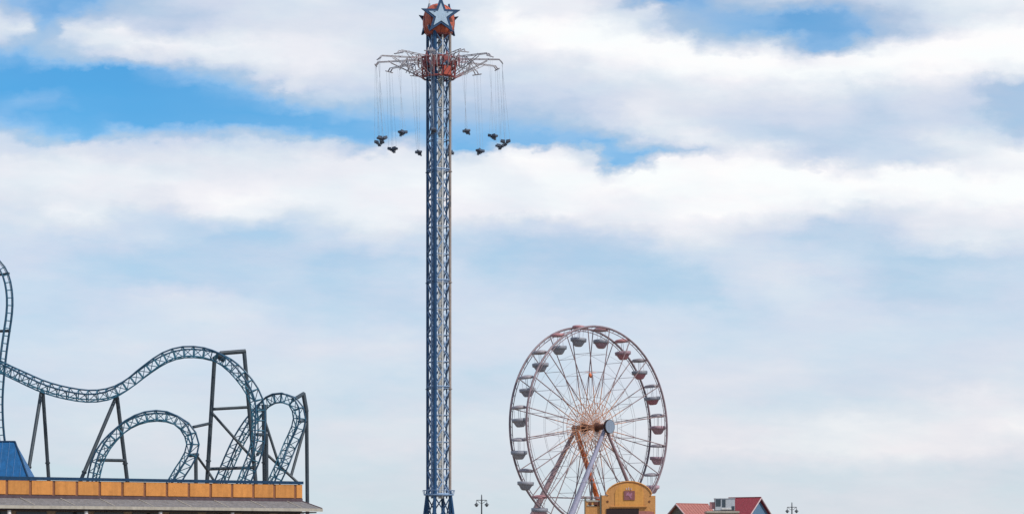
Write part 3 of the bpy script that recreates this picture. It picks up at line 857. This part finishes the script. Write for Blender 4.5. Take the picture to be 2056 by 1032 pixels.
def seg(parent, pts, r, mm=None, name='brace', n=8):
    q = MB()
    for a, c in pts:
        q.tube(Vector(a), Vector(c), r, n=n)
    return q.build(name, mm or m_support, parent)
def C(px, py, Y=200.0): return P(px, py, Y) - CO
def col_support(px0, py0, px1, py1, Y, r=.2, Y1=None):
    """column carried on along its own line down to the deck"""
    Y1 = Y1 or Y
    a, c = C(px0, py0, Y), C(px1, py1, Y1)
    t = a.z / (a.z - c.z)
    foot = a + (c - a) * t
    q = MB(); q.tube(foot, a, r, n=10)
    q.box(foot + UZ * .1, (.9, .9, .2))
    # bolted flanges
    Ln = (a - foot).length
    for k in range(1, int(Ln // 5)):
        c_ = foot + (a - foot) * (k * 5 / Ln); d = (a - foot).normalized()
        q.tube(c_ - d * .06, c_ + d * .06, r * 1.35, n=10)
    return q.build('support_column', m_support, coaster)
a1 = col_support(83, 786, 57, 945, 200.6, .16, 198); col_support(86, 786, 97.5, 957, 200.6, .16, 202)
seg(a1, [(C(82, 787, 200.6), C(87, 787, 200.6))], .3, name='saddle')
a2 = col_support(233, 797, 165, 957, 200.6, .165, 198); col_support(235, 797, 255, 960, 200.6, .175, 202)
seg(a2, [(C(195, 923, 199), C(249, 924, 201.5))], .14)
seg(a2, [(C(231, 799, 200.6), C(237, 799, 200.6))], .3, name='saddle')
f1 = col_support(431, 716, 416, 962, 201.2, .18); f2 = col_support(490, 704, 513, 965, 202, .18)
seg(f2, [(C(442, 709, 201.2), C(493, 705, 202))], .19)
seg(f1, [(C(428, 821, 201.2), C(500, 817, 202))], .13)
seg(f1, [(C(426, 829, 201.2), C(509, 922, 202))], .12)
seg(f1, [(C(418, 941, 201.2), C(511, 938, 202))], .14)
seg(f1, [(C(418, 946, 201.2), C(440, 982, 201.2))], .11)
seg(f1, [(C(388, 857, 197), C(424, 849, 201.2))], .13)
seg(f1, [(C(436, 712, 200), C(452, 722, 200))], .3, name='saddle')
f3 = col_support(393, 911, 393.5, 962, 197.5, .16)
seg(f3, [(C(381, 914, 196.3), C(397, 912, 197.5))], .16)
seg(f3, [(C(394, 913, 197.5), C(418, 946, 201))], .11)
c1 = col_support(530, 812, 532, 965, 205.5, .22)
c1b = col_support(535, 870, 535.5, 965, 204.5, .16)
seg(c1, [(C(533, 848, 205.5), C(560, 932, 205.5))], .12)
seg(c1, [(C(535, 911, 205.5), C(602, 972, 205.5))], .12)
seg(c1, [(C(515, 872, 200), C(533, 872, 205.5))], .15)
seg(c1, [(C(517, 912, 200), C(532, 885, 205.5))], .15)
c2 = col_support(615.5, 825, 617, 1000, 208.5, .17)
seg(c2, [(C(609, 789, 208.5), C(615.5, 826, 208.5))], .2)
seg(c2, [(C(588, 803, 206.5), C(609.5, 790, 208.5))], .18)
seg(c2, [(C(615, 846, 208.5), C(584, 957, 206))], .13)
seg(c2, [(C(600, 846, 206.5), C(616, 844, 208.5))], .13)
c3 = col_support(-10, 540, -11, 900, 211.5, .2)
seg(c3, [(C(-10, 665, 211), C(20, 664, 210))], .13)
seg(c3, [(C(-10, 553, 211), C(18, 549, 210))], .11)

# ------------------------------------------------------------------ arcade building with orange fascia
D = Vector((.865, .505, 0)).normalized(); NN = Vector((D.y, -D.x, 0))
B0 = Vector(((4 - HX) * 125 / F, 125, 0))
BL = 17.75
arc = empty('arcade_building', B0, 'long low building with an orange panelled parapet, navy cap and grey shingle skirt roof', 'building')
S0 = -9.0
def A(s, o, z): return D * s + NN * o + UZ * z
def slab(name, s0, s1, o0, o1, z0, z1, mm, parent=arc):
    q = MB(); q.box(A((s0 + s1) / 2, (o0 + o1) / 2, (z0 + z1) / 2), (s1 - s0, abs(o1 - o0), z1 - z0), (D, NN, UZ))
    return q.build(name, mm, parent)
par = slab('parapet', S0, BL, -.3, -.02, 5.02, 5.94, m_batten)
slab('cap_trim', S0, BL + .04, -.34, .07, 5.97, 6.13, m_bluetrim)
slab('under_trim', S0, BL, -.25, .04, 4.96, 5.14, m_plum)
pw = 1.31
k = 0
s = 0.34 - pw * 7
while s < BL - .05:
    e = min(s + pw - .15, BL - .02)
    q = MB(); q.box(A((s + e) / 2, .0, 5.555), (e - s, .05, .75), (D, NN, UZ))
    q.build('fascia_panel', m_orange, par)
    s += pw
# skirt roof
ov, oe = 1.05, .75
rf = MB()
zt_, ze = 4.98, 4.56
a = [A(S0, 0, zt_), A(BL, 0, zt_), A(BL + oe, ov, ze), A(S0, ov, ze)]
low_ = [p - UZ * .12 for p in a]
rf.add(a, [(3, 2, 1, 0)]); rf.add(low_, [(0, 1, 2, 3)])
e2 = [A(BL, 0, zt_), A(BL, -10, zt_), A(BL + oe, -10 - ov, ze), A(BL + oe, ov, ze)]
rf.add(e2, [(0, 3, 2, 1)]); rf.add([p - UZ * .12 for p in e2], [(0, 1, 2, 3)])
roof = rf.build('skirt_roof', m_shingle, arc)
slab('gutter', S0, BL + oe, ov, ov + .1, ze - .17, ze - .0, m_gutter)
fl = MB()
s = -8.0
while s < BL:
    o1, o2 = A(s, .05, zt_ + .006), A(s + .5, ov - .06, ze + .03)
    fl.tube(o1, o2, .022, n=4); s += 2.25
fl.build('roof_flashing', m_gutter, roof)
hipb = MB(); hipb.tube(A(BL, 0, zt_ + .01), A(BL + oe, ov, ze + .01), .035, n=6); hipb.build('hip_cap', m_plum, roof)
slab('wall', S0, BL, -10, -.05, 0, 4.9, m_wall)
slab('roof_deck', S0, BL, -10, -.31, 5.2, 5.5, m_conc)
slab('soffit', S0, BL + .4, .0, ov, 4.3, 4.36, m_dark)  # shade under the eave put into the colour
for i in range(12):
    s = S0 + 1 + i * 2.2
    w = slab('window', s, s + 1.7, -.04, -.0, 1.0, 4.25, m_glass)
for i in range(7):
    s = S0 + .5 + i * 4.3
    q = MB(); q.tube(A(s, ov - .15, 0), A(s, ov - .15, 4.3), .11, n=8); q.build('post', m_white, arc)

# ------------------------------------------------------------------ blue hip-roofed building behind it
BB = P(5, 886, 142); BB.z = 0
blu = empty('blue_roofed_building', BB, 'building with a steep blue standing-seam hip roof at the left edge behind the orange parapet', 'building')
ZR, ZE = EYE + (HY - 886) * 142 / F, 5.6
k_ = 142 / F
rx = (30 - 5) * k_
slope = (62 - 30) * k_ / ((955 - 886) * k_)
ex = rx + slope * (ZR - ZE)
dd = slope * (ZR - ZE) * 1.1
q = MB()
top = [(-9, 0, ZR), (rx, 0, ZR)]
q.add([(-9, 0, ZR), (rx, 0, ZR), (ex, -dd, ZE), (-14, -dd, ZE), (ex, dd, ZE), (-14, dd, ZE)], [(0, 3, 2, 1), (1, 2, 4), (0, 1, 4, 5), (0, 5, 3)])
q.add([(ex, -dd, ZE - .1), (-14, -dd, ZE - .1), (ex, dd, ZE - .1), (-14, dd, ZE - .1)], [(0, 1, 3, 2)])
hr = q.build('hip_roof', m_blueroof, blu)
q = MB()
x = -13.0
while x < ex - .1:
    zt2 = ZR if x < rx else ZR - (x - rx) / slope
    yy = -(ZR - zt2) * dd / (ZR - ZE)
    q.tube((x, yy, zt2), (x, -dd, ZE), .03, n=4); x += .42
q.build('seam', m_blueroof, hr)
q = MB(); q.tube((rx, 0, ZR), (ex, -dd, ZE), .06, n=6); q.tube((-9, 0, ZR), (rx, 0, ZR), .06, n=6); q.build('ridge_cap', m_bluetrim, hr)
q = MB(); q.box(((ex - 14.6) / 2, 0, (ZE - .1) / 2), (ex + 13.4, 2 * dd - .8, ZE - .1)); q.build('wall', m_wall, blu)

# ------------------------------------------------------------------ ochre pavilion by the wheel
PY = 285.0
pav = empty('ochre_pavilion', P(1262, HY, PY) - UZ * EYE, 'ochre pavilion with an arched parapet and a square mauve sign below the ferris wheel', 'building')
ps = PY / F
def pz(py): return EYE + (HY - py) * ps
def pxx(px): return (px - 1262) * ps
arch = [(pxx(1208), 0), (pxx(1208), pz(994)), (pxx(1222), pz(993.5))]
for i in range(0, 15):
    t = math.pi * (0.93 - 0.86 * i / 14)
    arch.append((pxx(1262.5 + 47 * math.cos(t)), pz(997 - 31 * math.sin(t))))
arch += [(pxx(1306), pz(994.5)), (pxx(1316), pz(994.5)), (pxx(1316), 0)]
q = MB(); q.prism(arch, (0, 0, 0), UX, UZ, UY * .5); fac = q.build('facade', m_ochre2, pav)
inner = [(pxx(1235), pz(1016)), (pxx(1235), pz(990))]
for i in range(0, 13):
    t = math.pi * (1 - i / 12)
    inner.append((pxx(1263.5 + 28.5 * math.cos(t)), pz(990 - 20.5 * math.sin(t))))
inner += [(pxx(1292), pz(1016))]
q = MB(); q.prism(inner, (0, -.06, 0), UX, UZ, UY * .059); q.build('arch_panel', m_yellow, fac)
q = MB()
pts = [Vector((x, -.02, z)) for x, z in arch[2:-2]]
q.path(pts, .09, 6); q.build('coping', m_ochre2, fac)
q = MB(); q.box((pxx(1262), -.12, pz(1016.6)), (pxx(1294) - pxx(1220), .22, .12)); q.build('lintel', m_ochre2, fac)
q = MB(); q.box((pxx(1250), -.05, pz(1020.5) / 2), (pxx(1282) - pxx(1217), .08, pz(1020.5))); q.build('opening_shade', m_dark, fac)  # solid dark panel, the shaded inside painted as its colour
q = MB(); q.prism([(pxx(1282), 0), (pxx(1313), 0), (pxx(1313), pz(1022)), (pxx(1302), pz(1020.5)), (pxx(1282), pz(1020.5))], (0, -.06, -.3), UX, UZ, UY * .05); q.build('side_board', m_pinkroof, fac)
q = MB(); q.box((pxx(1263.5), -.10, pz(994)), (pxx(1274.5) - pxx(1252.5), .07, 1.12)); sg = q.build('sign', m_sign, fac)
q = MB()
q.prism([(-.40, -.05), (-.33, .33), (-.05, .42), (.08, .16), (.25, .38), (.36, .30), (.30, .0), (.20, -.05), (.33, -.32), (.18, -.38), (.02, -.12), (-.2, .02)], (pxx(1263.3), -.16, pz(994.3)), UX, UZ, UY * .02)
q.build('sign_emblem', m_signp, sg)
q = MB(); q.box((pxx(1262.3), -.09, pz(980.5)), (.12, .05, .35)); q.box((pxx(1258), -.09, pz(981)), (.12, .05, .25)); q.box((pxx(1267), -.09, pz(981)), (.12, .05, .25)); q.build('sign_lamps', m_rake, fac)
for px in (1220, 1304):
    q = MB(); q.prism(star_poly(.17, .08), (pxx(px), -.06, pz(1006)), UX, UZ, UY * .06); q.build('wall_star', m_star2, fac)
# lower wing on the left
q = MB(); q.box((pxx(1191.5), .6, pz(1005.5) / 2), (pxx(1207.6) - pxx(1176), .6, pz(1005.5))); wg = q.build('wing', m_ochre2, pav)
q = MB(); q.box((pxx(1192.5), .26, pz(1005)), (pxx(1206) - pxx(1178), .06, .2)); q.box((pxx(1189), .26, pz(1014)), (1.2, .06, .16)); q.build('wing_trim', m_gutter, wg)
q = MB(); q.box((pxx(1198), .25, pz(1011)), (.6, .04, .5)); q.build('wing_window', m_star2, wg)
q = MB(); q.box((pxx(1185), .25, pz(1011)), (.35, .04, .4)); q.build('wing_window', m_star2, wg)
q = MB(); q.box((pxx(1175.5), .45, pz(998) / 2), (.25, .25, pz(998))); q.build('pier', m_gableg, wg)
q = MB(); q.box((pxx(1206.5), .2, pz(993) / 2), (.22, .25, pz(993))); q.build('pier', m_gableg, wg)
q = MB(); q.box((0, 4, pz(998) / 2), (pxx(1310) - pxx(1212), 6.8, pz(998))); q.build('rear_block', m_wall, pav)

# slim pole standing behind the pavilion's lower wing
pp = P(1188.5, HY, 291); pp.z = 0
pole = empty('slim_pole', pp, 'slim dark upright pole rising behind the low left wing of the ochre pavilion', 'pole')
q = MB(); q.tube((0, 0, 0), (0, 0, EYE + (HY - 963) * 291 / F), .11, .09, n=8); q.lathe([(.3, 0), (.3, .12), (.14, .3)], 10); q.build('shaft', m_support, pole)
q = MB(); q.tube((-1.3, 0, EYE + (HY - 967) * 291 / F), (.9, 0, EYE + (HY - 967) * 291 / F), .04, n=6); q.build('crossbar', m_cable, pole)
# ------------------------------------------------------------------ red-roofed buildings at right
def gable_house(name, label, ridge_px, ridge_py, Y, length, halfw, rot, pitch, roofm, gablem, end):
    base = P(ridge_px, HY, Y); base.z = 0
    h = empty(name, base, label, 'building', rz=R(rot))
    zr = EYE + (HY - ridge_py) * Y / F
    zeave = zr - halfw * pitch
    s = -1 if end == 'right' else 1
    x0, x1 = (0, s * length)
    q = MB()
    for sy in (-1, 1):
        t = .10
        a = Vector((x0 - s * .35, 0, zr)); b_ = Vector((x1, 0, zr)); c = Vector((x1, sy * (halfw + .35), zeave - .35 * pitch)); d = Vector((x0 - s * .35, sy * (halfw + .35), zeave - .35 * pitch))
        dn = UZ * -t
        q.add([a, b_, c, d, a + dn, b_ + dn, c + dn, d + dn], [(0, 1, 2, 3), (4, 7, 6, 5), (0, 3, 7, 4), (1, 5, 6, 2), (2, 6, 7, 3)])
    rf_ = q.build('roof', roofm, h)
    q = MB()
    L_ = abs(x1 - x0); nse = int(L_ / .45)
    for i in range(nse):
        x = x0 + (x1 - x0) * i / nse
        q.tube((x, 0, zr + .01), (x, -(halfw + .35), zeave - .35 * pitch + .01), .025, n=4)
    q.tube((x0 - s * .35, 0, zr + .03), (x1, 0, zr + .03), .05, n=6)
    q.build('seam', roofm, rf_)
    q = MB()
    for sy in (-1, 1):
        q.tube((x0 - s * .37, 0, zr - .08), (x0 - s * .37, sy * (halfw + .35), zeave - .35 * pitch - .08), .09, n=4)
    q.build('rake_board', m_rake, rf_)
    q = MB(); q.prism([(-halfw + .02, 0), (halfw - .02, 0), (halfw - .02, zeave - .1), (0, zr - .14), (-halfw + .02, zeave - .1)], (x0, 0, 0), UY, UZ, UX * (x1 - x0) * .98)
    q.build('wall', gablem, h)
    return h
gable_house('red_roofed_building', 'building with a bright red metal roof and blue gable right of the rooftop unit', 1523, 998, 262, 4.0, 3.0, -38, .85, m_redroof, m_gable, 'right')
gable_house('pink_roofed_building', 'smaller building with a faded pinkish red roof and dark gable left of the rooftop unit', 1362, 1010.5, 258, 4.5, 2.2, 38, .8, m_pinkroof, m_gableg, 'left')
# flat-roofed block carrying the rooftop unit
UYd = 255.0
us = UYd / F
bp = P(1450, HY, UYd); bp.z = 0
fb = empty('flat_roofed_block', bp, 'low flat-roofed block under the grey rooftop unit between the two red roofs', 'building')
zfl = EYE + (HY - 1025.5) * us
q = MB(); q.box((0, 0.4, zfl / 2), (3.4, 3.0, zfl)); q.build('wall', m_wall, fb)
q = MB(); q.box((0, 0.4, zfl - .1), (3.6, 3.2, .16)); q.build('cornice', m_gutter, fb)
ac = empty('rooftop_air_conditioner', bp + UZ * zfl, 'grey boxy air conditioning unit with dark grilles on the flat roof between red roofs', 'air conditioner')
hh = (1023 - 998) * us
q = MB(); q.box((.25, 0, hh * .5 + .04), (2.15, 1.4, hh - .1)); q.box((.25, 0, hh + .01), (2.25, 1.5, .06)); body = q.build('casing', m_ac, ac)
q = MB(); q.box((-.48, -.715, hh * .66), (.52, .05, hh * .55)); q.build('grille', m_acd, body)
q = MB(); q.box((.12, -.715, hh * .62), (.36, .05, hh * .6)); q.build('grille', m_acd, body)
q = MB(); q.box((.4, -.74, hh * .2), (1.1, .05, .18)); q.build('access_panel', m_white, body)
q = MB(); q.box((1.12, -.74, hh * .25), (.3, .06, .4)); q.build('electric_box', m_acd, body)
q = MB(); q.box((-1.1, 0, hh * .45), (.5, .9, hh * .55)); q.build('duct', m_canr, ac)
q = MB(); q.box((0.2, -.5, 0.03), (2.5, .12, .06)); q.box((0.2, .5, 0.03), (2.5, .12, .06)); q.build('skid', m_acd, ac)

# ------------------------------------------------------------------ street lamps
def make_lamp():
    l = empty('street_lamp', (0, 0, 0), '', '')
    q = MB()
    q.lathe([(.22, 0), (.22, .5), (.12, .7), (.09, 1.2), (.07, 7.6), (.10, 7.65), (.07, 7.72), (.055, 8.2), (.02, 8.32)], 10)
    q.build('post', m_lamp, l)
    q = MB()
    q.tube((-.56, 0, 7.7), (.56, 0, 7.7), .045, n=6)
    q.path([(-.06, 0, 7.35), (-.28, 0, 7.48), (-.5, 0, 7.68)], .025, 5); q.path([(.06, 0, 7.35), (.28, 0, 7.48), (.5, 0, 7.68)], .025, 5)
    for sx in (-.56, .56): q.tube((sx, 0, 7.38), (sx, 0, 7.7), .03, n=5)
    q.build('crossarm', m_lamp, l)
    for sx in (-.55, .55):
        q = MB(); q.lathe([(.05, 7.42), (.12, 7.34), (.26, 7.20), (.26, 7.17)], 12, c=(sx, 0, 0)); ln = q.build('lantern', m_lamp, l)
        q = MB(); q.lathe([(.16, 7.17), (.13, 7.05), (.05, 6.98)], 12, c=(sx, 0, 0)); q.build('globe', m_lampg, ln)
    return l
l0 = make_lamp()
p = P(967, HY, 250); l0.location = (p.x, p.y, 0)
tag(l0, 'dark twin-arm street lamp with two hanging lanterns between swing tower and ferris wheel', 'street lamp', 'twin-arm lamps on the pier')
l1 = copy_tree(l0)
p = P(1590, HY, 278); l1.location = (p.x, p.y, 0)
tag(l1, 'street lamp whose tip alone shows right of the bright red roof', 'street lamp', 'twin-arm lamps on the pier')
l1.scale = (1, 1, .975)
